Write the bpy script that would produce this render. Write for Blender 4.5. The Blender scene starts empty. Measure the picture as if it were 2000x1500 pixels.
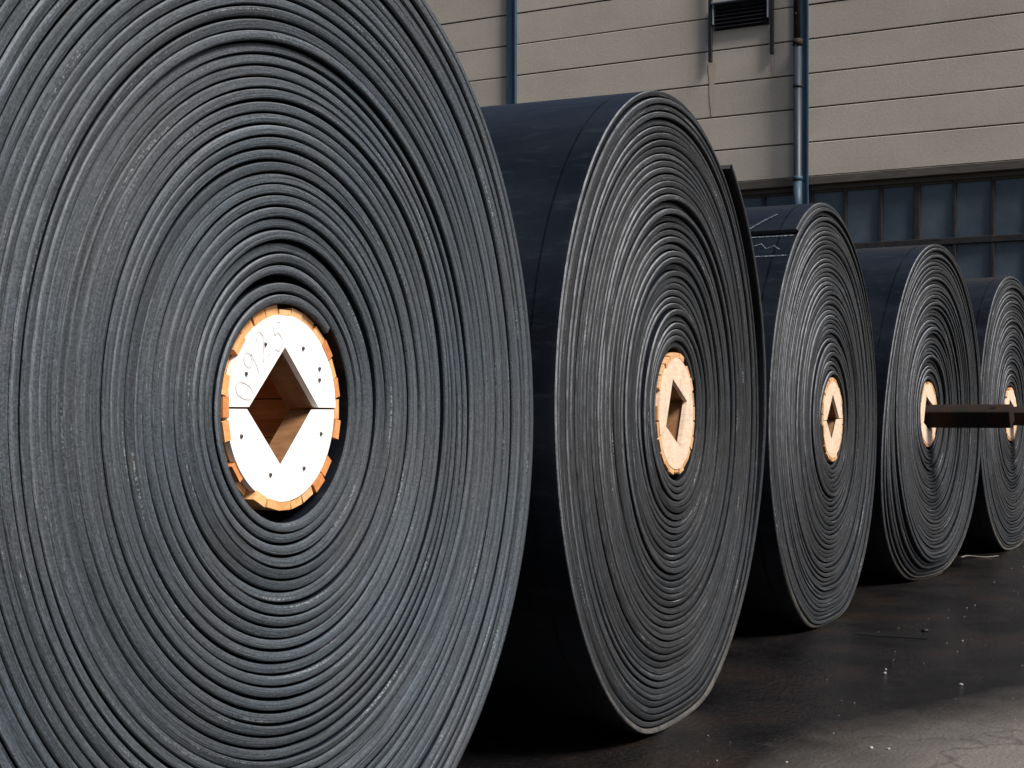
import bpy, bmesh, math, random
import numpy as np
from mathutils import Vector, Matrix

S = bpy.context.scene
C = S.collection
PI = math.pi

# ------------------------------------------------------------------ camera
A = 1.0749                       # angle of the row of rolls to the picture plane
CAM_H = 1.255
cam_d = bpy.data.cameras.new('camera')
cam_d.sensor_width = 36.0
cam_d.lens = 2867 / 2000 * 36.0
cam_d.shift_y = 61.5 / 2000
cam_d.clip_start = 0.05
cam_d.clip_end = 500
cam = bpy.data.objects.new('camera', cam_d)
C.objects.link(cam)
cam.location = (0, 0, CAM_H)
fwd = Vector((math.sin(A), math.cos(A), 0))
cam.rotation_euler = fwd.to_track_quat('-Z', 'Y').to_euler()
S.camera = cam
S.render.resolution_x = 1024
S.render.resolution_y = 768

# ------------------------------------------------------------------ sky, sun, exposure
SUN_EL = math.radians(50)
sun_from = Vector((-0.24, -0.97, 0)).normalized()
world = bpy.data.worlds.new('World')
S.world = world
world.use_nodes = True
wn = world.node_tree.nodes
wl = world.node_tree.links
for n in list(wn):
    wn.remove(n)
sky = wn.new('ShaderNodeTexSky')
sky.sky_type = 'NISHITA'
sky.sun_disc = False
sky.sun_elevation = SUN_EL
sky.sun_rotation = math.atan2(sun_from.x, sun_from.y)
sky.air_density = 1.0
sky.dust_density = 4.0
sky.ozone_density = 1.0
bg = wn.new('ShaderNodeBackground')
bg.inputs['Strength'].default_value = 0.05
wo = wn.new('ShaderNodeOutputWorld')
wl.new(sky.outputs[0], bg.inputs[0])
wl.new(bg.outputs[0], wo.inputs[0])

sun_d = bpy.data.lights.new('sun', 'SUN')
sun_d.energy = 3.6
sun_d.angle = math.radians(20)
sun_d.color = (1.0, 0.97, 0.93)
sun = bpy.data.objects.new('sun', sun_d)
C.objects.link(sun)
sd = Vector((sun_from.x * math.cos(SUN_EL), sun_from.y * math.cos(SUN_EL), math.sin(SUN_EL)))
sun.rotation_euler = sd.to_track_quat('Z', 'Y').to_euler()
sun.location = sd * 30

S.view_settings.view_transform = 'Standard'
S.view_settings.look = 'None'
S.view_settings.gamma = 1.0
S.view_settings.exposure = 0.75
S.view_settings.use_curve_mapping = False

# ------------------------------------------------------------------ node helpers
class Mat:
    def __init__(self, name, rough=0.7, spec=0.5):
        self.m = bpy.data.materials.new(name)
        self.m.use_nodes = True
        self.t = self.m.node_tree
        self.b = self.t.nodes['Principled BSDF']
        self.b.inputs['Roughness'].default_value = rough
        self.b.inputs['Specular IOR Level'].default_value = spec
    def n(self, typ, **kw):
        nd = self.t.nodes.new(typ)
        for k, v in kw.items():
            if k.startswith('i_'):
                key = k[2:]
                key = int(key) if key.isdigit() else key
                nd.inputs[key].default_value = v
            else:
                setattr(nd, k, v)
        return nd
    def l(self, a, b):
        self.t.links.new(a, b)
    def coord(self, kind='Object', scale=(1, 1, 1), loc=(0, 0, 0)):
        c = self.n('ShaderNodeTexCoord')
        mp = self.n('ShaderNodeMapping')
        mp.inputs['Scale'].default_value = scale
        mp.inputs['Location'].default_value = loc
        self.l(c.outputs[kind], mp.inputs['Vector'])
        return mp.outputs[0]
    def uv(self, scale=(1, 1, 1)):
        return self.coord('UV', scale)
    def noise(self, vec, scale=5, detail=3, rough=0.55, dist=0.0):
        nd = self.n('ShaderNodeTexNoise')
        nd.inputs['Scale'].default_value = scale
        nd.inputs['Detail'].default_value = detail
        nd.inputs['Roughness'].default_value = rough
        nd.inputs['Distortion'].default_value = dist
        self.l(vec, nd.inputs['Vector'])
        return nd.outputs[0]
    def ramp(self, fac, stops, interp='LINEAR'):
        r = self.n('ShaderNodeValToRGB')
        r.color_ramp.interpolation = interp
        e = r.color_ramp.elements
        while len(e) < len(stops):
            e.new(0.5)
        for i, (p, c) in enumerate(stops):
            e[i].position = p
            e[i].color = c if len(c) == 4 else (*c, 1)
        self.l(fac, r.inputs[0])
        return r.outputs[0]
    def mix(self, fac, a, b, mode='MIX'):
        m = self.n('ShaderNodeMix')
        m.data_type = 'RGBA'
        m.blend_type = mode
        for sock, v in ((m.inputs[0], fac), (m.inputs[6], a), (m.inputs[7], b)):
            if isinstance(v, (int, float)):
                sock.default_value = v
            elif isinstance(v, tuple):
                sock.default_value = v if len(v) == 4 else (*v, 1)
            else:
                self.l(v, sock)
        return m.outputs[2]
    def math(self, op, a, b=0.0, clamp=False):
        m = self.n('ShaderNodeMath', operation=op, use_clamp=clamp)
        for sock, v in ((m.inputs[0], a), (m.inputs[1], b)):
            if isinstance(v, (int, float)):
                sock.default_value = v
            else:
                self.l(v, sock)
        return m.outputs[0]
    def color(self, c):
        if isinstance(c, tuple):
            self.b.inputs['Base Color'].default_value = c if len(c) == 4 else (*c, 1)
        else:
            self.l(c, self.b.inputs['Base Color'])
    def rough(self, v):
        self.l(v, self.b.inputs['Roughness'])
    def bump(self, h, strength=0.3, dist=0.01):
        bp = self.n('ShaderNodeBump')
        bp.inputs['Strength'].default_value = strength
        bp.inputs['Distance'].default_value = dist
        self.l(h, bp.inputs['Height'])
        self.l(bp.outputs[0], self.b.inputs['Normal'])
    def rnd(self):
        return self.n('ShaderNodeObjectInfo').outputs['Random']

W3 = (1, 1, 1)
G = lambda v: (v, v, v)
M = {}

# cut edge of the belt: UV.x runs along the belt in metres, UV.y counts turns
def edge_material(name, tone, tint, smear, dash, dark, rim_glint):
    k = Mat(name, 0.78, 0.22)
    tonen = k.noise(k.uv((0.35, 1.13, 1)), 1.0, 2)
    ply = k.noise(k.uv((0.9, 6.0, 1)), 1.0, 3, 0.6)
    fine = k.noise(k.uv((16, 6.5, 1)), 1.0, 3, 0.75)
    grain = k.noise(k.coord('Object'), 150, 3, 0.75)
    col = k.ramp(tonen, [(0.25, tuple(x * tone * 0.55 for x in tint)), (0.5, tuple(x * tone for x in tint)),
                         (0.75, tuple(x * tone * 1.5 for x in tint))])
    # fabric plies: thin dark and pale lines along the edge
    col = k.mix(1.0, col, k.ramp(ply, [(0.30, G(0.45)), (0.40, G(0.95)), (0.58, G(1.0)), (0.70, G(1.45))]), 'MULTIPLY')
    col = k.mix(1.0, col, k.ramp(fine, [(0.30, G(1 - dash * 0.7)), (0.5, G(0.92)), (0.62, G(1.1)), (0.74, G(1 + 2.6 * dash))]), 'MULTIPLY')
    col = k.mix(0.85, col, k.ramp(grain, [(0.3, G(0.5)), (0.7, G(1.5))]), 'MULTIPLY')
    tn = k.noise(k.coord('Object'), 2.3, 2)
    col = k.mix(1.0, col, k.ramp(tn, [(0.32, (0.94, 1.01, 1.05)), (0.5, W3), (0.68, (1.05, 0.99, 0.97))]), 'MULTIPLY')
    # edge highlights painted into the colour, a broken pale line on outer corners
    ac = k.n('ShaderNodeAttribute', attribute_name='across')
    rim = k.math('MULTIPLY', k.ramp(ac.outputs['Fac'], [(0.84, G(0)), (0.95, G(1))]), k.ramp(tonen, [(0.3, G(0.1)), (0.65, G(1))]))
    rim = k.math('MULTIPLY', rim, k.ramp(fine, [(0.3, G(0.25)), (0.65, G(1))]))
    col = k.mix(k.math('MULTIPLY', rim, rim_glint), col, (0.30, 0.31, 0.335))
    # broken pale scuffs and black rubbed stretches
    sm = k.noise(k.uv((2.2, 1.7, 1)), 1.0, 2)
    f = k.math('MULTIPLY', k.ramp(sm, [(0.64, G(0)), (0.70, G(1))]), k.ramp(grain, [(0.48, G(0)), (0.62, G(1))]))
    col = k.mix(k.math('MULTIPLY', f, smear), col, (0.30, 0.31, 0.33))
    col = k.mix(k.math('MULTIPLY', k.ramp(sm, [(0.28, G(1)), (0.36, G(0))]), dark), col, (0.008, 0.009, 0.011))
    # dried mud where the roll stands on the yard
    at = k.n('ShaderNodeAttribute', attribute_name='dust')
    mud = k.ramp(fine, [(0.3, (0.09, 0.085, 0.075)), (0.7, (0.17, 0.155, 0.13))])
    mf = k.math('MULTIPLY', at.outputs['Fac'], k.ramp(k.noise(k.coord('Object'), 7, 4, 0.7), [(0.35, G(0.15)), (0.6, G(1))]))
    col = k.mix(mf, col, mud)
    k.color(col)
    k.bump(k.math('ADD', k.math('MULTIPLY', ply, 1.2), k.math('ADD', fine, grain)), 0.9, 0.003)
    return k.m
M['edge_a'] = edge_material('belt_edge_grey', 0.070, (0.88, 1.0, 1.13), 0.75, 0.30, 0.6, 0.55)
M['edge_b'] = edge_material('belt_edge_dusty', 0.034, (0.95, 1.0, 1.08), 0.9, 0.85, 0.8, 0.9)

k = Mat('belt_cover_rubber', 0.36, 0.2)
n1 = k.noise(k.coord('Object', (1.2, 0.7, 1.2)), 2.2, 4)
n2 = k.noise(k.coord('Object', (3, 0.6, 3)), 9, 4, 0.7)
c0 = k.ramp(n1, [(0.35, (0.0032, 0.0042, 0.0066)), (0.7, (0.008, 0.0105, 0.0155))])
c0 = k.mix(k.ramp(n2, [(0.55, G(0)), (0.8, G(0.45))]), c0, (0.030, 0.035, 0.043))
k.color(c0)
k.rough(k.ramp(n1, [(0.3, G(0.30)), (0.7, G(0.48))]))
k.bump(n2, 0.15, 0.004)
k.b.inputs['Sheen Weight'].default_value = 0.0
k.b.inputs['Sheen Roughness'].default_value = 0.4
k.b.inputs['Sheen Tint'].default_value = (0.7, 0.8, 1.0, 1)
M['cover'] = k.m
k = Mat('seam_dust', 0.4, 0.5); n1 = k.noise(k.coord('Object'), 40, 3)
k.color(k.ramp(n1, [(0.35, (0.012, 0.015, 0.019)), (0.65, (0.05, 0.058, 0.068))])); M['seam'] = k.m

k = Mat('dusty_outer_edge', 0.8, 0.3)
n1 = k.noise(k.uv((1.5, 6, 1)), 1.0, 4)
k.color(k.ramp(n1, [(0.3, (0.10, 0.095, 0.085)), (0.7, (0.21, 0.195, 0.165))]))
M['dusty'] = k.m

def wood(name, a, b, grain=(2, 18, 18), rough=0.7, contrast=0.25, warm=None, stain=0.0):
    k = Mat(name, rough, 0.3)
    n1 = k.noise(k.coord('Object', grain), 6, 4, 0.6, 0.4)
    n2 = k.noise(k.coord('Object'), 14, 3)
    col = k.ramp(n1, [(0.3, a), (0.7, b)])
    col = k.mix(contrast, col, k.ramp(n2, [(0.3, G(0.62)), (0.7, G(1.2))]), 'MULTIPLY')
    r = k.rnd()
    col = k.mix(1.0, col, k.ramp(r, warm or [(0.0, (0.78, 0.62, 0.45)), (0.35, (1, 0.9, 0.82)), (0.7, (1.08, 1.05, 1.0)), (1, (0.92, 0.78, 0.6))]), 'MULTIPLY')
    if stain > 0:
        n4 = k.noise(k.coord('Object', loc=(3, 1, 5)), 9, 5, 0.7, 1.2)
        col = k.mix(k.ramp(n4, [(0.50, G(0)), (0.68, G(stain))]), col, (0.36, 0.29, 0.24))
    k.color(col)
    k.bump(n1, 0.35, 0.002)
    return k.m
FLAT = [(0, W3), (1, W3)]
M['panel_white'] = wood('pale_plywood', (0.84, 0.80, 0.75), (0.92, 0.89, 0.85), (3, 3, 14), 0.7, 0.15, FLAT, 0.25)
M['panel_peach'] = wood('peach_plywood', (0.62, 0.47, 0.34), (0.78, 0.63, 0.49), (3, 3, 14), 0.7, 0.25, [(0, (0.95, 0.9, 0.85)), (1, (1.05, 1, 1))], 0.5)
M['panel_inner'] = wood('raw_board', (0.15, 0.072, 0.03), (0.25, 0.135, 0.065), (6, 2, 6), 0.8, 0.5)
M['stave'] = wood('stave_timber', (0.62, 0.33, 0.14), (0.80, 0.50, 0.27), (18, 1, 18), 0.75, 0.35,
                  [(0.0, (0.75, 0.48, 0.3)), (0.3, (1, 0.82, 0.66)), (0.55, (1.05, 1.02, 1.0)), (0.8, (0.98, 0.76, 0.5)), (1, (1.1, 1.05, 0.95))])
M['stave_pale'] = wood('weathered_stave', (0.50, 0.28, 0.13), (0.66, 0.44, 0.26), (18, 1, 18), 0.75, 0.35,
                  [(0.0, (0.7, 0.55, 0.4)), (0.4, (1, 0.9, 0.8)), (1, (1.05, 1.0, 0.95))])
k = Mat('screw_steel', 0.5); k.color((0.10, 0.09, 0.09)); k.b.inputs['Metallic'].default_value = 0.6; M['screw'] = k.m
k = Mat('marker_ink', 0.8); n1 = k.noise(k.coord('Object'), 60, 3)
k.color(k.ramp(n1, [(0.3, (0.52, 0.49, 0.51)), (0.7, (0.72, 0.69, 0.69))])); M['ink'] = k.m
k = Mat('chalk', 0.95, 0.1); n1 = k.noise(k.coord('Object'), 90, 3)
k.color(k.ramp(n1, [(0.35, (0.012, 0.014, 0.02)), (0.65, (0.13, 0.145, 0.17))])); M['chalk'] = k.m

k = Mat('rusty_steel', 0.85, 0.2)
n1 = k.noise(k.coord('Object', (1, 2.2, 1)), 3.5, 5, 0.65)
n2 = k.noise(k.coord('Object'), 40, 4)
c0 = k.ramp(n1, [(0.42, (0.007, 0.0066, 0.0063)), (0.58, (0.018, 0.0075, 0.004))])
k.color(k.mix(0.6, c0, k.ramp(n2, [(0.3, G(0.5)), (0.7, G(1.3))]), 'MULTIPLY'))
k.bump(n2, 0.3, 0.003); M['bar'] = k.m
k = Mat('hole_shade_black_rubber', 0.9, 0.1); k.color((0.006, 0.006, 0.006)); M['bore'] = k.m  # near-black: painted shade of the bolt hole, own colour of the rubber strip

# wall panels
k = Mat('concrete_panel', 0.85, 0.25)
n1 = k.noise(k.coord('Object', (1, 0.5, 1.0)), 1.2, 5, 0.6)
n2 = k.noise(k.coord('Object'), 22, 5, 0.7)
n3 = k.noise(k.coord('Object', (1, 5, 0.5)), 1.6, 4)
c0 = k.ramp(n1, [(0.3, (0.385, 0.345, 0.293)), (0.7, (0.45, 0.405, 0.348))])
c0 = k.mix(0.5, c0, k.ramp(n2, [(0.25, G(0.75)), (0.75, G(1.2))]), 'MULTIPLY')
c0 = k.mix(0.15, c0, k.ramp(n3, [(0.3, (0.84, 0.86, 0.84)), (0.7, (1.1, 1.06, 1.04))]), 'MULTIPLY')
c0 = k.mix(1.0, c0, k.ramp(k.rnd(), [(0, G(0.92)), (1, G(1.07))]), 'MULTIPLY')
k.color(c0)
k.bump(n2, 0.4, 0.006)
M['concrete'] = k.m
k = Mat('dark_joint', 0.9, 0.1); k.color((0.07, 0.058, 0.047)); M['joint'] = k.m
k = Mat('fascia_concrete', 0.9, 0.2)
n1 = k.noise(k.coord('Object', (1, 0.6, 3)), 4, 5)
k.color(k.ramp(n1, [(0.3, (0.055, 0.048, 0.042)), (0.7, (0.10, 0.09, 0.078))])); M['fascia'] = k.m
k = Mat('rust_stain', 0.9, 0.2)
n1 = k.noise(k.coord('Object', (1, 6, 0.6)), 9, 4)
k.color(k.ramp(n1, [(0.3, (0.365, 0.30, 0.23)), (0.7, (0.43, 0.37, 0.31))])); M['stain'] = k.m
k = Mat('blue_painted_steel', 0.55, 0.4)
n1 = k.noise(k.coord('Object', (4, 4, 0.6)), 4, 5)
k.color(k.ramp(n1, [(0.3, (0.016, 0.040, 0.064)), (0.7, (0.032, 0.068, 0.100))])); M['blue'] = k.m
k = Mat('navy_pipe', 0.5, 0.4)
n1 = k.noise(k.coord('Object', (4, 4, 0.5)), 5, 5)
k.color(k.ramp(n1, [(0.3, (0.010, 0.014, 0.024)), (0.7, (0.024, 0.030, 0.044))])); M['navy'] = k.m
k = Mat('dark_rusted_pipe', 0.8, 0.3)
n1 = k.noise(k.coord('Object', (4, 4, 0.8)), 7, 5)
k.color(k.ramp(n1, [(0.35, (0.006, 0.006, 0.008)), (0.7, (0.03, 0.018, 0.014))])); M['black_pipe'] = k.m
k = Mat('black_metal', 0.6, 0.4)
n1 = k.noise(k.coord('Object'), 12, 4)
k.color(k.ramp(n1, [(0.3, (0.003, 0.0035, 0.006)), (0.7, (0.009, 0.008, 0.010))])); M['black'] = k.m
k = Mat('pale_metal', 0.5, 0.5); n1 = k.noise(k.coord('Object'), 12, 4)
k.color(k.ramp(n1, [(0.3, (0.10, 0.12, 0.15)), (0.7, (0.2, 0.22, 0.26))])); M['pale_metal'] = k.m
k = Mat('window_bars', 0.7, 0.3)
n1 = k.noise(k.coord('Object', (3, 3, 3)), 3, 5)
k.color(k.ramp(n1, [(0.35, (0.012, 0.012, 0.014)), (0.7, (0.030, 0.022, 0.020))])); M['frame'] = k.m
k = Mat('grimy_glass', 0.22, 0.5)
n1 = k.noise(k.coord('Object', (1, 1, 1)), 2.4, 5)
c0 = k.ramp(n1, [(0.3, (0.042, 0.060, 0.082)), (0.7, (0.072, 0.094, 0.118))])
c0 = k.mix(1.0, c0, k.ramp(k.rnd(), [(0, (0.75, 0.8, 0.85)), (0.5, (1, 1, 1)), (1, (1.2, 1.15, 1.1))]), 'MULTIPLY')
k.color(c0); k.rough(k.ramp(n1, [(0.3, G(0.18)), (0.7, G(0.5))])); M['pane'] = k.m

# ground: asphalt, wet near the rolls, dry and dusty beyond a wandering line
k = Mat('asphalt', 0.6, 0.4)
geo = k.n('ShaderNodeNewGeometry')
sep = k.n('ShaderNodeSeparateXYZ'); k.l(geo.outputs['Position'], sep.inputs[0])
co = k.coord('Object')
wob = k.noise(co, 0.8, 4, 0.6)
wob2 = k.noise(co, 3.5, 5, 0.65)
line = k.math('ADD', sep.outputs[1], k.math('MULTIPLY', k.math('SUBTRACT', wob, 0.5), 0.6))
line = k.math('ADD', line, k.math('MULTIPLY', k.math('MAXIMUM', k.math('SUBTRACT', sep.outputs[0], 5.6), 0.0), 0.38))
line = k.math('ADD', line, k.math('MULTIPLY', k.math('SUBTRACT', wob2, 0.5), 0.5))
line = k.math('ADD', line, k.math('MULTIPLY', k.math('MAXIMUM', k.math('SUBTRACT', 4.9, sep.outputs[0]), 0.0), 0.8))  # unseen ground before the nearest roll, wet added to cut bounce light
wetn = k.ramp(k.math('SUBTRACT', line, 1.1), [(0.0, G(0)), (0.7, G(1))])
agg = k.noise(co, 120, 4, 0.75)
agg2 = k.noise(co, 45, 4, 0.7)
vor = k.n('ShaderNodeTexVoronoi'); vor.inputs['Scale'].default_value = 55; k.l(co, vor.inputs['Vector'])
patch = k.noise(co, 1.7, 5, 0.6)
dry = k.ramp(patch, [(0.3, (0.085, 0.075, 0.066)), (0.7, (0.14, 0.128, 0.112))])
dry = k.mix(0.8, dry, k.ramp(agg, [(0.3, G(0.45)), (0.7, G(1.45))]), 'MULTIPLY')
wet = k.ramp(patch, [(0.3, (0.003, 0.0024, 0.002)), (0.5, (0.009, 0.0084, 0.0088)), (0.7, (0.020, 0.0145, 0.0115))])
wet = k.mix(0.8, wet, k.ramp(agg2, [(0.3, G(0.4)), (0.7, G(1.6))]), 'MULTIPLY')
stn = k.ramp(vor.outputs['Distance'], [(0.12, G(1)), (0.3, G(0))])
wet = k.mix(k.math('MULTIPLY', stn, k.ramp(agg2, [(0.45, G(0)), (0.6, G(0.8))])), wet, (0.04, 0.037, 0.035))
wet = k.mix(k.ramp(agg, [(0.62, G(0)), (0.72, G(0.7))]), wet, (0.06, 0.056, 0.053))
col = k.mix(wetn, dry, wet)
# hairline cracks
cn = k.n('ShaderNodeTexVoronoi'); cn.feature = 'DISTANCE_TO_EDGE'; cn.inputs['Scale'].default_value = 0.75
dv = k.n('ShaderNodeVectorMath', operation='ADD')
nn = k.n('ShaderNodeTexNoise'); nn.inputs['Scale'].default_value = 2.2; nn.inputs['Detail'].default_value = 5; k.l(co, nn.inputs['Vector'])
sc = k.n('ShaderNodeVectorMath', operation='SCALE'); sc.inputs['Scale'].default_value = 0.5
k.l(nn.outputs['Color'], sc.inputs[0]); k.l(co, dv.inputs[0]); k.l(sc.outputs[0], dv.inputs[1]); k.l(dv.outputs[0], cn.inputs['Vector'])
crack = k.ramp(cn.outputs['Distance'], [(0.0, G(1)), (0.011, G(0))])
col = k.mix(k.math('MULTIPLY', crack, k.math('MULTIPLY', k.math('SUBTRACT', 1.0, wetn), 0.55)), col, (0.012, 0.010, 0.009))
k.color(col)
rg = k.math('ADD', k.math('MULTIPLY', k.math('SUBTRACT', 1.0, wetn), 0.5), k.math('MULTIPLY', wob2, 0.38))
k.rough(k.math('ADD', rg, 0.02, True))
hh = k.math('ADD', k.math('MULTIPLY', agg2, 0.8), k.math('MULTIPLY', agg, 0.5))
hh = k.math('SUBTRACT', hh, k.math('MULTIPLY', crack, 0.25))
hh = k.math('SUBTRACT', hh, k.math('MULTIPLY', vor.outputs['Distance'], 0.5))
k.bump(hh, 0.7, 0.010)
M['asphalt'] = k.m
k = Mat('pebble_stone', 0.8); k.color(k.ramp(k.rnd(), [(0, (0.18, 0.17, 0.155)), (1, (0.33, 0.315, 0.29))])); M['pebble'] = k.m
k = Mat('grit_stone', 0.85); n1 = k.noise(k.coord('Object'), 30, 1)
k.color(k.ramp(n1, [(0.35, (0.05, 0.045, 0.04)), (0.65, (0.33, 0.31, 0.28))])); M['grit'] = k.m

# ------------------------------------------------------------------ object helpers
def mesh_obj(name, verts, faces, mat, parent=None, smooth=False, loc=None):
    me = bpy.data.meshes.new(name)
    me.from_pydata(verts, [], faces)
    me.update()
    if mat is not None:
        me.materials.append(mat)
    if smooth:
        me.polygons.foreach_set('use_smooth', [True] * len(me.polygons))
    o = bpy.data.objects.new(name, me)
    C.objects.link(o)
    if parent is not None:
        o.parent = parent
    if loc is not None:
        o.location = loc
    return o

def data_obj(name, me, parent=None, loc=(0, 0, 0)):
    o = bpy.data.objects.new(name, me)
    C.objects.link(o)
    o.parent = parent
    o.location = loc
    return o

def empty(name, loc, rz=0, label=None, cat=None, group=None):
    o = bpy.data.objects.new(name, None)
    C.objects.link(o)
    o.empty_display_size = 0.2
    o.location = loc
    o.rotation_euler = (0, 0, rz)
    tag(o, label, cat, group)
    return o

def tag(o, label=None, cat=None, group=None, kind=None):
    if label: o['label'] = label
    if cat: o['category'] = cat
    if group: o['group'] = group
    if kind: o['kind'] = kind
    return o

def bm_obj(name, bm, mat, parent=None, smooth=False):
    me = bpy.data.meshes.new(name)
    bm.normal_update()
    bm.to_mesh(me)
    bm.free()
    me.materials.append(mat)
    if smooth:
        me.polygons.foreach_set('use_smooth', [True] * len(me.polygons))
    o = bpy.data.objects.new(name, me)
    C.objects.link(o)
    if parent is not None:
        o.parent = parent
    return o

def box_bm(x0, x1, y0, y1, z0, z1, bev=0.0, bm=None):
    own = bmesh.new()
    bmesh.ops.create_cube(own, size=1.0)
    for v in own.verts:
        v.co = Vector(((x0 + x1) / 2 + v.co.x * (x1 - x0), (y0 + y1) / 2 + v.co.y * (y1 - y0), (z0 + z1) / 2 + v.co.z * (z1 - z0)))
    if bev > 0:
        bmesh.ops.bevel(own, geom=own.edges[:], offset=bev, segments=1, affect='EDGES')
    if bm is None:
        return own
    me = bpy.data.meshes.new('tmp'); own.to_mesh(me); own.free(); bm.from_mesh(me); bpy.data.meshes.remove(me)
    return bm

def box(name, b, mat, parent=None, bev=0.0):
    return bm_obj(name, box_bm(*b, bev=bev), mat, parent)

# ------------------------------------------------------------------ setting: ground
def make_ground():
    g = mesh_obj('ground', [(-120, -120, 0), (120, -120, 0), (120, 120, 0), (-120, 120, 0)], [(0, 1, 2, 3)], M['asphalt'])
    tag(g, 'dark wet asphalt yard turning dry and pale at the front', None, None, 'structure')
make_ground()

# ------------------------------------------------------------------ factory wall
UW = 26.0
def make_building():
    b = empty('factory_building', (UW, 8.0, 0), 0, 'grey beige concrete panel factory with blue posts and a band of steel windows', 'building')
    inv = Matrix.Translation((-UW, -8.0, 0))
    def put(o):
        o.matrix_parent_inverse = inv
        return o
    Y0, Y1 = -4.0, 26.0
    put(box('backing_wall', (UW + 0.06, UW + 0.4, Y0, Y1, 5.3, 12.0), M['joint'], b))
    put(box('parapet', (UW - 0.06, UW + 0.45, Y0, Y1, 12.0, 12.25), M['fascia'], b, 0.02))
    put(box('plinth', (UW - 0.05, UW + 0.4, Y0, Y1, 0, 0.78), M['fascia'], b, 0.02))
    posts = [2.03 + 6.01 * i for i in range(-1, 5)]
    rnd = random.Random(4)
    pitch = 0.624
    for bi in range(-1, 4):
        ya, yb = posts[bi + 1], posts[bi + 2]
        for r in range(10):
            z0 = 5.59 + pitch * r
            off = rnd.uniform(-0.004, 0.006)
            o = put(box('wall_panel', (UW - off, UW + 0.058, max(ya, Y0) + 0.012, min(yb, Y1) - 0.012, z0 + 0.012, z0 + pitch - 0.012), M['concrete'], b, 0.008))
    # blue columns at the bay joints
    for i, y in enumerate(posts[1:]):
        put(box('blue_post', (UW - 0.09, UW + 0.05, y - 0.10, y + 0.10, 0.8, 11.9), M['blue'], b, 0.012))
        put(box('post_flange', (UW - 0.12, UW - 0.092, y - 0.125, y - 0.09, 0.8, 11.9), M['blue'], b, 0.004))
    # ledge above the windows and dark recess below
    for bi in range(-1, 4):
        ya, yb = posts[bi + 1] + 0.13, posts[bi + 2] - 0.11
        put(box('ledge', (UW - 0.06, UW + 0.3, ya, yb, 5.43, 5.585), M['fascia'], b, 0.012))
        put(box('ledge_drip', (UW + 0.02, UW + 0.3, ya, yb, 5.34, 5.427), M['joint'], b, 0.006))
        # steel window: panes in rows, bars between
        win = empty('window', (UW, 8.0, 0)); win.parent = b; win.matrix_parent_inverse = inv
        n = 9
        w = (yb - ya) / n
        rows = [(4.34, 5.335), (3.32, 4.23), (2.30, 3.21), (0.80, 2.19)]
        for (z0, z1) in rows:
            for j in range(n):
                p0, p1 = ya + j * w + 0.03, ya + (j + 1) * w - 0.03
                tilt = rnd.uniform(-0.012, 0.012)
                deep = 0.10 if not (z0 < 4 and j % 4 == 1) else 0.17
                vs = [(UW + deep + tilt, p0, z0), (UW + deep - tilt, p1, z0), (UW + deep - tilt * 0.5, p1, z1), (UW + deep + tilt * 0.5, p0, z1)]
                vs += [(x + 0.012, y, z) for x, y, z in vs]
                o = mesh_obj('pane', vs, [(0, 3, 2, 1), (4, 5, 6, 7), (0, 1, 5, 4), (1, 2, 6, 5), (2, 3, 7, 6), (3, 0, 4, 7)], M['pane'], win)
                o.matrix_parent_inverse = inv
        for j in range(n + 1):
            thick = 0.05 if j % 3 == 0 else 0.028
            o = box('mullion', (UW + 0.03, UW + 0.24, ya + j * w - thick, ya + j * w + thick, 0.79, 5.338), M['frame'], win, 0.006)
            o.matrix_parent_inverse = inv
        for z in (4.23, 3.21, 2.19):
            o = box('rail', (UW + 0.022, UW + 0.2, ya + 0.0, yb, z - 0.003, z + 0.113), M['frame'], win, 0.008)
            o.matrix_parent_inverse = inv
        o = box('back_plate', (UW + 0.26, UW + 0.3, ya, yb, 0.79, 5.335), M['joint'], win)
        o.matrix_parent_inverse = inv
    # rainwater pipe in front of the second post
    def pipe(name, y, z0, z1, r, mat, x=UW - 0.2):
        bm = bmesh.new()
        bmesh.ops.create_cone(bm, cap_ends=True, segments=20, radius1=r, radius2=r, depth=z1 - z0, matrix=Matrix.Translation((x, y, (z0 + z1) / 2)))
        return put(bm_obj(name, bm, mat, b, True))
    yp = 8.04 + 0.045
    dp = pipe('downpipe', yp, 0.3, 7.98, 0.075, M['navy'])
    pipe('upper_pipe', yp + 0.015, 8.05, 11.9, 0.06, M['black_pipe'])
    pipe('pipe_collar', yp, 7.94, 8.06, 0.090, M['black_pipe'])
    pipe('pipe_collar', yp, 7.18, 7.235, 0.083, M['black'])
    pipe('pipe_collar', yp, 5.50, 5.58, 0.088, M['blue'])
    pipe('pipe_sleeve', yp, 4.6, 5.50, 0.079, M['blue'])
    # louvred vent with two hanging rods
    v = empty('vent', (UW, 8.0, 0)); v.parent = b; v.matrix_parent_inverse = inv
    def vput(o):
        o.matrix_parent_inverse = inv
        return o
    vy0, vy1, vz0, vz1 = 8.68, 9.74, 8.45, 8.98
    vput(box('vent_box', (UW - 0.03, UW + 0.02, vy0, vy1, vz0, vz1), M['black'], v, 0.006))
    vput(box('vent_hood', (UW - 0.16, UW - 0.032, vy0 - 0.02, vy1 + 0.02, vz1 - 0.05, vz1 - 0.02), M['pale_metal'], v, 0.005))
    for yy in (vy0, vy1):
        vput(box('vent_cheek', (UW - 0.13, UW - 0.033, yy - 0.012, yy + 0.012, vz0 + 0.1, vz1 - 0.052), M['pale_metal'], v, 0.003))
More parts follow.
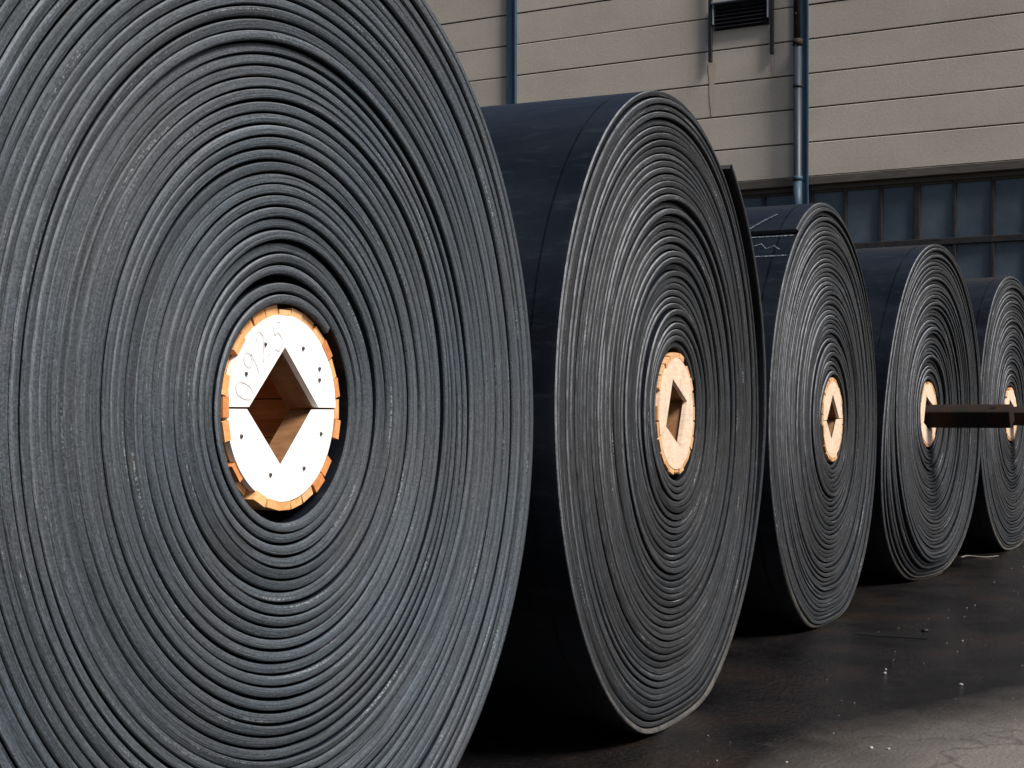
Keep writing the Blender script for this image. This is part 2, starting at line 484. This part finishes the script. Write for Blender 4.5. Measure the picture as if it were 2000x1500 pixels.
    for i in range(6):
        z = vz0 + 0.03 + i * 0.072
        vs = [(UW - 0.10, vy0 + 0.02, z), (UW - 0.10, vy1 - 0.02, z), (UW - 0.034, vy1 - 0.02, z + 0.05), (UW - 0.034, vy0 + 0.02, z + 0.05)]
        vs += [(x, y, zz + 0.008) for x, y, zz in vs]
        vput(mesh_obj('slat', vs, [(0, 3, 2, 1), (4, 5, 6, 7), (0, 1, 5, 4), (1, 2, 6, 5), (2, 3, 7, 6), (3, 0, 4, 7)], M['black'], v))
    for (yy, zb) in ((9.80, 7.86), (8.605, 7.87)):
        vput(box('hanging_rod', (UW - 0.12, UW - 0.055, yy - 0.033, yy + 0.033, zb, 11.2), M['black'], v, 0.006))
    for (yy, zt, L, wd) in ((9.80, 7.86, 0.98, 0.07), (8.61, 7.87, 0.35, 0.04)):
        rn = random.Random(int(yy * 10))
        L_, R_ = [], []
        for i in range(9):
            f = i / 8
            hw = wd * (1 - 0.75 * f ** 1.5) * (0.8 + 0.4 * rn.random())
            z = zt - L * f
            L_.append((UW - 0.0125, yy - hw, z)); R_.append((UW - 0.0125, yy + hw, z))
        vs = L_ + R_
        fs = [(i, i + 9, i + 10, i + 1) for i in range(8)]
        o = vput(mesh_obj('rust_streak', vs, fs, M['stain'], v))
make_building()

# ------------------------------------------------------------------ belt rolls
def vnoise(seed, period):
    rs = np.random.RandomState(seed)
    t = rs.rand(period + 1) * 2 - 1
    t[-1] = t[0]
    def f(x):
        x = np.asarray(x, float)
        i = np.floor(x).astype(int)
        fr = x - i
        fr = fr * fr * (3 - 2 * fr)
        return t[i % period] * (1 - fr) + t[(i + 1) % period] * fr
    return f

def wind_belt(seed, r0, R, N, n, T, theta_end, cracks, loose):
    """inner radius of the belt along the spiral"""
    tot = int(round(N * n))
    phi0 = theta_end - 2 * PI * N
    idx = np.arange(tot + 1)
    phi = phi0 + 2 * PI * idx / n
    gbar = (R - r0) / N - T
    nz1 = vnoise(seed, 997); nz2 = vnoise(seed + 1, 997); nz3 = vnoise(seed + 2, 997)
    # gap under each point of the belt
    gap = gbar * (1.0 + 0.38 * nz1(idx / n * 3.1 + 3) + 0.22 * nz2(idx / n * 9.3) + 0.25 * nz3(idx / n * 1.02))
    gap = np.maximum(gap, 0.002)
    for (turn, ang, width, amt) in cracks:
        d = idx / n - turn
        th = (phi - ang + PI) % (2 * PI) - PI
        gap += amt * np.exp(-(th / width) ** 2) * np.exp(-(d / 0.45) ** 2)
    r = np.zeros(tot + 1)
    p0 = T + gbar
    r[:n] = r0 + p0 * idx[:n] / n
    for kx in range(n, tot + 1):
        r[kx] = r[kx - n] + T + gap[kx]
    # pull the outside back to a true circle with a few harmonics
    last = slice(tot - n, tot)
    tgt = r0 + (R - T - r0) * (idx[last] / tot) + 0.5 * (R - r0) / N
    dlt = tgt - r[last]
    th = phi[last]
    cor = np.full(tot + 1, dlt.mean())
    for h in (1, 2, 3):
        a = 2 * (dlt * np.cos(h * th)).mean(); b_ = 2 * (dlt * np.sin(h * th)).mean()
        cor += a * np.cos(h * phi) + b_ * np.sin(h * phi)
    r += cor * (idx / tot) ** 1.0
    if loose:
        span, amt = loose
        f = np.clip((phi - (phi[-1] - span)) / span, 0, 1)
        r += amt * f * f * (3 - 2 * f)
    return idx, phi, r

PROFILE = [(0.0, 0.11), (0.0, 0.03), (0.0, 0.0075), (0.045, 0.0022), (0.14, 0.0), (0.5, 0.0008), (0.86, 0.0), (0.955, 0.0022), (1.0, 0.0075), (1.0, 0.03), (1.0, 0.11)]

def make_roll(name, seed, loc, yaw, R, flat, dish, label, N, n, theta_end, edge_mat, cracks=(), loose=None,
              lat_amp=0.003, lat_fn=None, width=1.5, hole_rot=0.0, panel_mat='panel_peach', staves=26, detail=False,
              core_off=(0, 0), r_core=0.254, recess=0.0, dusty=0.0, r0=0.262, gapf=0.20):
    root = empty(name, loc, yaw, label, 'belt roll', 'conveyor belt rolls standing in a row')
    hc = R - flat
    T = (R - r0) / N * (1 - gapf)
    idx, phi, r = wind_belt(seed, r0, R, N, n, T, theta_end, cracks, loose)
    turn = idx / n
    nzA = vnoise(seed + 11, 499); nzB = vnoise(seed + 12, 499)
    lat = dish * (1 - np.clip((r - r0) / (R - r0), 0, 1)) ** 1.2
    lat = lat + lat_amp * (1.6 * nzA(turn * 1.0 + 5) + 1.0 * nzB(turn * 4.3))
    if loose:
        fl = np.clip((phi - (phi[-1] - loose[0])) / (0.7 * loose[0]), 0, 1)
        lat = lat - 0.028 * fl * fl * (3 - 2 * fl)
    if lat_fn:
        lat = lat + lat_fn(turn, phi, N)
    def flatten(x, z, rho):
        """sag: the underside of every turn is pressed flat"""
        L = rho - flat * (rho / R) ** 8
        d = -z
        kk = 0.07 * (rho / R) ** 7 + 1e-4
        # soft minimum of d and L
        h = np.clip(0.5 + 0.5 * (L - d) / kk, 0, 1)
        dn = L * (1 - h) + d * h - kk * h * (1 - h)
        z2 = np.where(d > 0, -np.minimum(d, dn), z)
        return x * (1 + 0.012 * (rho / R) ** 3 * (d > 0) * np.clip(d / rho, 0, 1) ** 2), z2
    nzT = vnoise(seed + 13, 499)
    tilt = 0.32 * nzT(turn * 1.0 + 31.5) + 0.12 * nzB(turn * 5.0 + 3)
    ro = r[-n - 1:] + T
    _, zo = flatten(ro * np.cos(phi[-n - 1:]), ro * np.sin(phi[-n - 1:]), ro)
    hc = float(-zo.min()) - 0.002
    P = len(PROFILE)
    tot = len(idx)
    V = np.zeros((tot, P, 3)); UVv = np.zeros((tot, P, 2))
    s = np.concatenate([[0], np.cumsum(np.hypot(np.diff(r), r[:-1] * np.diff(phi)))])
    for j, (t, d) in enumerate(PROFILE):
        rr = r + t * T
        x, z = flatten(rr * np.cos(phi), rr * np.sin(phi), rr)
        V[:, j, 0] = x; V[:, j, 2] = z + hc; V[:, j, 1] = lat + d + tilt * (t - 0.5) * T
        UVv[:, j, 0] = s; UVv[:, j, 1] = turn + (t if 0 < t < 1 else t) * 0.97
    verts = V.reshape(-1, 3); uvs = UVv.reshape(-1, 2)
    i = np.arange(tot - 1)[:, None]; j = np.arange(P - 1)[None, :]
    a = i * P + j
    quads = np.stack([a, a + P, a + P + 1, a + 1], -1).reshape(-1, 4)
    mats = np.zeros(len(quads), int)
    # the faces of the belt are black cover rubber, only its cut edge is grey
    qj = np.tile(np.arange(P - 1), tot - 1)
    mats[(qj < 2) | (qj >= P - 3)] = 1
    # mud on the outermost turns near the ground
    bot = np.clip((np.cos(phi + PI / 2) - 0.55) / 0.4, 0, 1)
    dust = np.repeat(dusty * bot * np.clip((turn - (N - 1.5)) / 0.3, 0, 1), P)
    nv = len(verts)
    # outer skin of the last turn and inner skin of the first one, full width
    def skin(i0, i1, t, y_end, step, flip):
        nonlocal verts, uvs, quads, mats, nv
        ii = np.arange(i0, i1 + 1)
        ys = np.concatenate([[0.10], np.linspace(0.25, y_end, 5)])
        rr = r[ii] + t * T
        x, z = flatten(rr * np.cos(phi[ii]), rr * np.sin(phi[ii]), rr)
        G_ = np.zeros((len(ii), len(ys), 3)); U_ = np.zeros((len(ii), len(ys), 2))
        for q, y in enumerate(ys):
            G_[:, q, 0] = x; G_[:, q, 2] = z + hc
            G_[:, q, 1] = (lat[ii] + y) if q == 0 else y
            U_[:, q, 0] = s[ii]; U_[:, q, 1] = y * 30
        m = len(ys)
        ia = np.arange(len(ii) - 1)[:, None]; ja = np.arange(m - 1)[None, :]
        aa = nv + ia * m + ja
        qd = np.stack([aa, aa + m, aa + m + 1, aa + 1], -1).reshape(-1, 4)
        if flip: qd = qd[:, ::-1]
        verts = np.concatenate([verts, G_.reshape(-1, 3)]); uvs = np.concatenate([uvs, U_.reshape(-1, 2)])
        quads = np.concatenate([quads, qd]); mats = np.concatenate([mats, np.ones(len(qd), int)])
        nv = len(verts)
    skin(tot - 1 - n, tot - 1, 1.0, width, 1, False)
    if loose:
        skin(tot - 1 - int(n * loose[0] / (2 * PI)), tot - 1, 0.0, width, 1, True)
    skin(0, n, 0.0, width, 1, True)
    # back face, a plain ring of turns
    step = max(1, n // 60)
    ii = np.arange(tot - 1 - n, tot, step)
    ring_f = np.linspace(0, 1, 2 * int(N) + 1)
    G_ = np.zeros((len(ii), len(ring_f), 3))
    for q, f in enumerate(ring_f):
        rr = (r0 + 0.001) * (1 - f) + (r[ii] + T) * f
        x, z = flatten(rr * np.cos(phi[ii]), rr * np.sin(phi[ii]), rr)
        G_[:, q, 0] = x; G_[:, q, 2] = z + hc; G_[:, q, 1] = width + (0.004 if q % 2 else -0.006) * (0 < q < 2 * int(N))
    m = len(ring_f)
    ia = np.arange(len(ii) - 1)[:, None]; ja = np.arange(m - 1)[None, :]
    aa = nv + ia * m + ja
    qd = np.stack([aa, aa + 1, aa + m + 1, aa + m], -1).reshape(-1, 4)
    verts = np.concatenate([verts, G_.reshape(-1, 3)]); uvs = np.concatenate([uvs, np.zeros((G_.size // 3, 2))])
    quads = np.concatenate([quads, qd]); mats = np.concatenate([mats, np.zeros(len(qd), int)])
    # butt end of the belt (its thickness across the full width)
    nv = len(verts)
    e = tot - 1
    ex = []
    for t in (0.0, 1.0):
        rr = np.array([r[e] + t * T])
        x, z = flatten(rr * np.cos(phi[e]), rr * np.sin(phi[e]), rr)
        for y in (lat[e] + 0.008, width):
            ex.append((x[0], y, z[0] + hc))
    verts = np.concatenate([verts, np.array(ex)]); uvs = np.concatenate([uvs, np.zeros((4, 2))])
    quads = np.concatenate([quads, np.array([[nv, nv + 1, nv + 3, nv + 2]])]); mats = np.concatenate([mats, [0]])

    me = bpy.data.meshes.new('wound_belt')
    me.vertices.add(len(verts)); me.vertices.foreach_set('co', verts.astype(np.float32).ravel())
    me.loops.add(quads.size); me.loops.foreach_set('vertex_index', quads.astype(np.int32).ravel())
    me.polygons.add(len(quads))
    me.polygons.foreach_set('loop_start', (np.arange(len(quads)) * 4).astype(np.int32))
    me.polygons.foreach_set('loop_total', np.full(len(quads), 4, np.int32))
    me.update(calc_edges=True)
    me.polygons.foreach_set('use_smooth', [True] * len(quads))
    me.polygons.foreach_set('material_index', mats.astype(np.int32))
    ul = me.uv_layers.new(name='UVMap')
    ul.data.foreach_set('uv', uvs[quads.ravel()].astype(np.float32).ravel())
    for mm in (edge_mat, M['cover']):
        me.materials.append(mm)
    at = me.attributes.new('dust', 'FLOAT', 'POINT')
    dfull = np.zeros(len(verts), np.float32); dfull[:len(dust)] = dust
    at.data.foreach_set('value', dfull)
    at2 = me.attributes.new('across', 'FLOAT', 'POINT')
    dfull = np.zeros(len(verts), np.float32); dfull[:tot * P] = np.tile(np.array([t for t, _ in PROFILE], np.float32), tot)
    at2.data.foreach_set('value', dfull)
    me.validate()
    belt = data_obj('wound_belt', me, root)

    # ---------------- wooden core
    cx, cz = core_off[0], hc + core_off[1]
    y0 = dish + recess
    rs = random.Random(seed + 50)
    rp = r_core - 0.027                       # radius of the end boards
    hd = 0.15                                 # half diagonal of the square bore
    def half_board(upper, yA, yB, mat, nm, dx=0.0, rot=hole_rot, rp_=rp, seam=0.0025, parent=root):
        # disc minus square bore, cut into two boards on the line through two corners
        def ang_pt(rad, an): return (rad * math.cos(an), rad * math.sin(an))
        a0 = rot if upper else rot + PI
        pts_out = [ang_pt(rp_, a0 + PI * q / 40) for q in range(41)]
        inner = [ang_pt(hd, a0 + PI), ang_pt(hd, a0 + PI / 2), ang_pt(hd, a0)]
        sg = Vector((-math.sin(a0), math.cos(a0))) * seam
        pts = [(p[0] + sg.x + dx, p[1] + sg.y) for p in pts_out + inner]
        m_ = len(pts)
        bm = bmesh.new()
        vf = [bm.verts.new((p[0] + cx, yA, p[1] + cz)) for p in pts]
        f = bm.faces.new(vf)
        ext = bmesh.ops.extrude_face_region(bm, geom=[f])
        for v in ext['geom']:
            if isinstance(v, bmesh.types.BMVert): v.co.y = yB
        bmesh.ops.recalc_face_normals(bm, faces=bm.faces[:])
        bmesh.ops.triangulate(bm, faces=[ff for ff in bm.faces if len(ff.verts) > 4])
        return bm_obj(nm, bm, mat, parent)
    boards = []
    for up in (True, False):
        boards.append(half_board(up, y0, y0 + 0.018, M[panel_mat], 'core_board', 0.0 if up else -0.008))
    for up in (True, False):
        half_board(up, y0 + 0.020, y0 + 0.095, M['panel_inner'], 'core_block', -0.004 if up else 0.006, hole_rot + rs.uniform(-0.02, 0.02), rp - 0.004)
        half_board(up, width - 0.08, width - 0.03, M['panel_inner'], 'core_board', 0, hole_rot)
    # staves around the core, ends uneven
    for q in range(staves):
        an = 2 * PI * (q + rs.uniform(-0.03, 0.03)) / staves
        wst = 2 * PI * rp / staves * rs.uniform(0.93, 1.0) / 2
        th = rs.uniform(0.020, 0.0255)
        if rs.random() < 0.10: th *= 0.6
        yf = y0 + rs.uniform(-0.002, 0.006) + (0.02 if rs.random() < 0.12 else 0)
        x0_, x1_ = rp + 0.001, rp + 0.001 + th
        yl = width - 0.02
        vs = []
        for (xr, tt) in ((x0_, -wst), (x0_, wst), (x1_, wst), (x1_, -wst)):
            for yy in (yf, yl):
                vs.append((cx + xr * math.cos(an) - tt * math.sin(an), yy, cz + xr * math.sin(an) + tt * math.cos(an)))
        fs = [(0, 2, 4, 6), (1, 7, 5, 3), (0, 1, 3, 2), (2, 3, 5, 4), (4, 5, 7, 6), (6, 7, 1, 0)]
        mesh_obj('stave', vs, fs, M['stave' if detail else 'stave_pale'], root)
    if detail:
        # screws, written number
        sx, sy = 452.0, 783.0
        scr = [(405, 370), (635, 378), (740, 500), (740, 570), (295, 550), (268, 915), (750, 910), (435, 1150), (640, 1122)]
        bm = bmesh.new()
        bmesh.ops.create_cone(bm, cap_ends=True, segments=10, radius1=0.0055, radius2=0.0045, depth=0.004, matrix=Matrix.Rotation(PI / 2, 4, 'X'))
        me_s = bpy.data.meshes.new('screw'); bm.to_mesh(me_s); bm.free(); me_s.materials.append(M['screw'])
        for (px, py) in scr:
            dx = (px - 525) / 3.124 / sx; dz = -(py - 750) / 3.124 / sy
            rad = math.hypot(dx, dz)
            if rad > rp - 0.015: dx *= (rp - 0.015) / rad; dz *= (rp - 0.015) / rad
            data_obj('screw', me_s, boards[0] if dz > 0 else boards[1], (cx + dx, y0 - 0.0015, cz + dz))
        D_ = {'0': [[(0.5, 1), (0.2, 0.85), (0.1, 0.5), (0.2, 0.12), (0.5, 0), (0.8, 0.15), (0.9, 0.5), (0.8, 0.87), (0.5, 1)]],
              '9': [[(0.85, 0.75), (0.6, 0.5), (0.25, 0.55), (0.15, 0.8), (0.4, 1.0), (0.75, 0.95), (0.85, 0.75), (0.8, 0.35), (0.55, 0.0)]],
              '2': [[(0.15, 0.78), (0.3, 0.97), (0.6, 1.0), (0.8, 0.78), (0.65, 0.5), (0.12, 0.0), (0.5, 0.06), (0.9, 0.02)]],
              '5': [[(0.85, 1.0), (0.3, 0.97), (0.22, 0.58), (0.55, 0.62), (0.85, 0.4), (0.75, 0.1), (0.45, 0.0), (0.12, 0.1)]]}
        bm = bmesh.new()
        H = 0.074
        for ch, an in (('0', 166), ('9', 143), ('2', 122), ('5', 100)):
            an = math.radians(an)
            up = Vector((math.cos(an), math.sin(an))); rt = Vector((up.y, -up.x))
            base = up * 0.140
            if ch in '25': base = up * 0.146
            for st in D_[ch]:
                p = [base + rt * ((x - 0.5) * H * 0.62) + up * (y * H * 0.95) for x, y in st]
                # resample a smooth path
                q = []
                for a_ in range(len(p) - 1):
                    pa = p[max(a_ - 1, 0)]; pb = p[a_]; pc = p[a_ + 1]; pd = p[min(a_ + 2, len(p) - 1)]
                    for tt in (0, 0.25, 0.5, 0.75):
                        q.append(0.5 * ((2 * pb) + (pc - pa) * tt + (2 * pa - 5 * pb + 4 * pc - pd) * tt ** 2 + (3 * pb - pa - 3 * pc + pd) * tt ** 3))
                q.append(p[-1])
                prev = None
                for a_, c_ in enumerate(q):
                    tan = (q[min(a_ + 1, len(q) - 1)] - q[max(a_ - 1, 0)]).normalized()
                    nrm = Vector((-tan.y, tan.x)) * 0.0028
                    pair = [bm.verts.new((cx + (c_ + sgn * nrm).x, y0 - 0.0012, cz + (c_ + sgn * nrm).y)) for sgn in (1, -1)]
                    if prev:
                        bm.faces.new((prev[0], prev[1], pair[1], pair[0]))
                    prev = pair
        bm_obj('marker_number', bm, M['ink'], boards[0])
    return root, dict(hc=hc, T=T, r=r, phi=phi, flatten=flatten)

U = [2.9488, 5.6138, 8.7041, 11.4704, 14.3668]
Wf = [2.1607, 2.2645, 2.5261, 2.4662, 2.4065]

roll1, i1 = make_roll('belt_roll', 10, (U[0], Wf[0], 0), 0.043, 1.302, 0.018, 0.069,
    'nearest and largest rubber belt roll, with white wooden core boards and a diamond hole', 36.486, 230, math.radians(225), M['edge_a'],
    cracks=[(2.2, math.radians(20), 1.0, 0.022), (2.1, math.radians(95), 0.6, 0.012), (1.6, math.radians(150), 0.8, 0.010), (4, math.radians(-70), 0.5, 0.006), (9, math.radians(140), 0.6, 0.005),
            (13, math.radians(165), 0.8, 0.005), (16, math.radians(-95), 0.4, 0.008), (11, math.radians(-20), 0.6, 0.007), (17, math.radians(-15), 0.8, 0.006),
            (22, math.radians(5), 0.7, 0.004), (24, math.radians(60), 0.6, 0.004), (31, math.radians(140), 0.5, 0.006)],
    lat_amp=0.0045, panel_mat='panel_white', detail=True, core_off=(0.0, 0.006), hole_rot=0.0, staves=28, r_core=0.257, recess=0.006, r0=0.262)

roll2, i2 = make_roll('belt_roll', 23, (U[1], Wf[1], 0), 0.073, 1.303, 0.028, 0.0,
    'belt roll second from the camera, its loose outer end standing off the upper right rim', 38.075, 180, math.radians(57), M['edge_b'],
    cracks=[(3, math.radians(40), 0.8, 0.006), (12, math.radians(-10), 0.6, 0.008), (24, math.radians(30), 0.6, 0.005)], loose=(math.radians(120), 0.006),
    lat_amp=0.006, hole_rot=math.radians(110), core_off=(-0.004, -0.004), dusty=0.65, staves=24, recess=0.002)

roll3, i3 = make_roll('belt_roll', 37, (U[2], Wf[2], 0), 0.037, 1.278, 0.036, -0.02,
    'middle belt roll with chalk lines and a scribble across its dark upper side', 36.264, 160, math.radians(125), M['edge_b'],
    cracks=[(6, math.radians(10), 0.7, 0.010), (18, math.radians(15), 0.7, 0.012), (27, math.radians(20), 0.6, 0.01), (10, math.radians(-120), 0.5, 0.01)],
    lat_amp=0.008, hole_rot=math.radians(2), core_off=(-0.006, -0.004), dusty=0.75, staves=24, recess=0.0)

def step4(turn, phi, N):
    left = 0.5 + 0.5 * np.cos(phi - math.radians(238))
    return np.clip((turn - (N - 6)) / 6, 0, 1) * 0.15 * left ** 4
roll4, i4 = make_roll('belt_roll', 51, (U[3], Wf[3], 0), -0.043, 1.297, 0.027, 0.09,
    'belt roll fourth from the camera, its face dished, a rusty bar in its core', 37.708, 160, math.radians(285), M['edge_b'],
    cracks=[(8, math.radians(30), 0.7, 0.008), (20, math.radians(40), 0.7, 0.01)], lat_amp=0.007, lat_fn=step4,
    hole_rot=math.radians(24), core_off=(-0.004, -0.004), dusty=0.7, staves=22, recess=0.0)

roll5, i5 = make_roll('belt_roll', 66, (U[4], Wf[4], 0), -0.051, 1.300, 0.02, 0.03,
    'farthest belt roll, cut off by the right edge of the picture', 36.09, 160, math.radians(62), M['edge_b'],
    cracks=[(8, math.radians(30), 0.7, 0.008)], lat_amp=0.007, hole_rot=math.radians(24), core_off=(-0.004, -0.004), dusty=0.9, staves=22, recess=0.0)

# chalk lines on the upper side of the middle roll and scuffs on the second
def surf_line(root, inf, R, pts, wd, name, mat='chalk'):
    """ribbon on the outer cover through (angle, depth) points"""
    bm = bmesh.new()
    prev = None
    n = len(pts)
    rr = float(inf['r'][-60:].mean() + inf['T']) + 0.004
    P3 = []
    for (an, y) in pts:
        # outer radius at this angle on the last turn
        ph = inf['phi']; e = ph[-1]
        t = e - ((e - an) % (2 * PI))
        ri = float(np.interp(t, ph, inf['r'])) + inf['T'] + 0.003
        x, z = inf['flatten'](np.array([ri * math.cos(an)]), np.array([ri * math.sin(an)]), np.array([ri]))
        P3.append((Vector((x[0], y, z[0] + inf['hc'])), Vector((math.cos(an), 0, math.sin(an)))))
    for q in range(n):
        tan = (P3[min(q + 1, n - 1)][0] - P3[max(q - 1, 0)][0]).normalized()
        side = tan.cross(P3[q][1]).normalized() * wd
        pair = [bm.verts.new(P3[q][0] + side), bm.verts.new(P3[q][0] - side)]
        if prev: bm.faces.new((prev[0], prev[1], pair[1], pair[0]))
        prev = pair
    return bm_obj(name, bm, M[mat], root)
d = math.radians
surf_line(roll3, i3, 1.28, [(d(125.6), 0.02 + 0.06 * q) for q in range(22)], 0.006, 'chalk_line')
surf_line(roll3, i3, 1.28, [(d(134.5), 0.02 + 0.06 * q) for q in range(22)], 0.005, 'chalk_line')
surf_line(roll3, i3, 1.28, [(d(124.5 - 1.3 * q), 0.30 - 0.016 * q) for q in range(9)], 0.007, 'chalk_line')
surf_line(roll3, i3, 1.28, [(d(127.5), 0.36), (d(128.6), 0.31), (d(128.0), 0.27), (d(130.0), 0.23), (d(129.0), 0.19), (d(131.4), 0.15), (d(130.2), 0.11), (d(132.0), 0.07)], 0.0045, 'chalk_scribble')
surf_line(roll2, i2, 1.3, [(d(104 + 2.6 * q), 0.95 - 0.019 * q) for q in range(26)], 0.006, 'mould_seam', 'seam')
surf_line(roll2, i2, 1.3, [(d(97 + 2.2 * q), 0.70 + 0.02 * q) for q in range(10)], 0.006, 'mould_seam', 'seam')
surf_line(roll4, i4, 1.3, [(d(110 + 2.6 * q), 0.52 - 0.012 * q) for q in range(12)], 0.006, 'mould_seam', 'seam')

# ------------------------------------------------------------------ bars through the far cores
def make_bar(u, wface, yaw, out, z, label, rot):
    root = empty('steel_bar', (u, wface, z), yaw, label, 'steel bar', 'bars through the far rolls')
    s = 0.138
    bm = box_bm(-s / 2, s / 2, -out, 1.2, -s / 2, s / 2, 0.006)
    bm.transform(Matrix.Rotation(rot, 4, 'Y'))
    bm_obj('shaft', bm, M['bar'], root)
    # drilled hole on the upper left face, its shade painted as a black disc
    nrm = Matrix.Rotation(rot, 4, 'Y') @ Vector((0, 0, 1))
    bm = bmesh.new()
    bmesh.ops.create_cone(bm, cap_ends=True, segments=16, radius1=0.022, radius2=0.022, depth=0.004)
    bm.transform(Matrix.Translation(nrm * (s / 2 + 0.001) + Vector((0, -out + 0.13, 0))) @ Matrix.Rotation(rot, 4, 'Y'))
    bm_obj('bolt_hole_shade', bm, M['bore'], root)
make_bar(U[3], Wf[3], -0.043, 0.53, 1.25, 'rusty square bar sticking out of the fourth roll, drilled near its end', math.radians(-25))
make_bar(U[4], Wf[4], -0.051, 0.55, 1.25, 'dark square bar in the core of the farthest roll, at the picture edge', math.radians(-25))

# ------------------------------------------------------------------ small things on the ground
def gp(px, py):
    Z = CAM_H * 2867 / (py - 811.5); X = (px - 1000) / 2867 * Z
    return (X * math.cos(A) + Z * math.sin(A), -X * math.sin(A) + Z * math.cos(A))
def stone_mesh(seed, s):
    bm = bmesh.new()
    bmesh.ops.create_icosphere(bm, subdivisions=2, radius=s)
    rn = random.Random(seed)
    ph = [rn.uniform(0, 6) for _ in range(3)]
    for v in bm.verts:
        f = 1 + 0.22 * math.sin(v.co.x / s * 2 + ph[0]) + 0.15 * math.sin(v.co.y / s * 3 + ph[1])
        v.co = Vector((v.co.x * f * 1.25, v.co.y * f, max(v.co.z * f * 0.7, -s * 0.45)))
    return bm
for (px, py, s, lab) in ((1728, 1316, 0.011, 'small white pebble on the wet asphalt, larger of two close together'),
                         (1730, 1308, 0.007, 'smaller white pebble just behind a larger one on wet asphalt'),
                         (1877, 1338, 0.010, 'lone white pebble on wet asphalt near the pale dry patch'),
                         (1880, 1252, 0.008, 'small pale pebble on asphalt in front of the fourth roll'),
                         (1702, 1462, 0.010, 'pale pebble lying at the edge of the dry dusty patch'),
                         (1735, 1464, 0.010, 'pale pebble on the dry dusty patch near its edge')):
    x, y = gp(px, py)
    o = bm_obj('pebble', stone_mesh(int(px), s * 0.75), M['pebble'], None, True)
    o.location = (x, y, s * 0.28)
    tag(o, lab, 'pebble', 'pebbles on the yard')
# loose grit
rn = random.Random(9)
bm = bmesh.new()
for q in range(450):
    x = rn.uniform(2.5, 13); y = rn.uniform(-1.5, 2.2)
    s = rn.choice((0.002, 0.002, 0.003, 0.003, 0.0045))
    mt = Matrix.Translation((x, y, s * 0.5)) @ Matrix.Rotation(rn.uniform(0, 6), 4, 'Z') @ Matrix.Diagonal((s * rn.uniform(0.8, 1.6), s, s * 0.8, 1))
    bmesh.ops.create_icosphere(bm, subdivisions=1, radius=1.0, matrix=mt)
tag(bm_obj('grit', bm, M['grit']), 'fine pale grit scattered over the asphalt', 'grit', None, 'stuff')
# black strip of rubber lying in front of the middle roll, with a lump beside it
xa, ya_ = gp(1672, 1237); xb, yb_ = gp(1812, 1247)
bm = bmesh.new()
prev = None
for q in range(13):
    f = q / 12
    cx_ = Vector((xa * (1 - f) + xb * f, ya_ * (1 - f) + yb_ * f, 0))
    dr = Vector((xb - xa, yb_ - ya_, 0)).normalized(); sd_ = Vector((-dr.y, dr.x, 0))
    wv = 0.05 * (0.7 + 0.3 * math.sin(3.0 * f + 0.4)) + 0.004 * math.sin(9 * f)
    hz = 0.004
    ring = [bm.verts.new(cx_ + sd_ * sg * wv + Vector((0, 0, zz))) for sg, zz in ((-1, 0.002), (-1, hz * 0.7), (-0.6, hz), (0.6, hz), (1, hz * 0.7), (1, 0.002))]
    if prev:
        for a_ in range(5): bm.faces.new((prev[a_], prev[a_ + 1], ring[a_ + 1], ring[a_]))
    else: bm.faces.new(ring)
    prev = ring
bm.faces.new(prev[::-1])
bmesh.ops.recalc_face_normals(bm, faces=bm.faces[:])
tag(bm_obj('rubber_strip', bm, M['bore'], None, False), 'flat black strip lying on the wet ground in front of the middle roll', 'rubber strip')
x, y = gp(1807, 1233)
o = bm_obj('rubber_lump', stone_mesh(5, 0.02), M['black'], None, True); o.location = (x, y, 0.006)
tag(o, 'small round black lump beside the end of the black strip', 'rubber lump')
# pale strap on the ground at the foot of the farthest roll
xa, ya_ = gp(1878, 1092); xb, yb_ = gp(1950, 1088)
bm = bmesh.new(); prev = None
for q in range(15):
    f = q / 14
    c_ = Vector((xa * (1 - f) + xb * f, ya_ * (1 - f) + yb_ * f + 0.05 * math.sin(f * 3.1), 0.012 + 0.01 * math.sin(f * 6)))
    dr = Vector((xb - xa, yb_ - ya_, 0)).normalized(); sd_ = Vector((-dr.y, dr.x, 0)) * 0.010
    ring = [bm.verts.new(c_ + sd_), bm.verts.new(c_ - sd_), bm.verts.new(c_ - sd_ + Vector((0, 0, 0.005))), bm.verts.new(c_ + sd_ + Vector((0, 0, 0.005)))]
    if prev:
        for a_ in range(4): bm.faces.new((prev[a_], prev[(a_ + 1) % 4], ring[(a_ + 1) % 4], ring[a_]))
    else: bm.faces.new(ring[::-1])
    prev = ring
bm.faces.new(prev)
bmesh.ops.recalc_face_normals(bm, faces=bm.faces[:])
tag(bm_obj('strap', bm, M['dusty']), 'thin pale strap on the ground between the fourth and farthest rolls', 'strap')
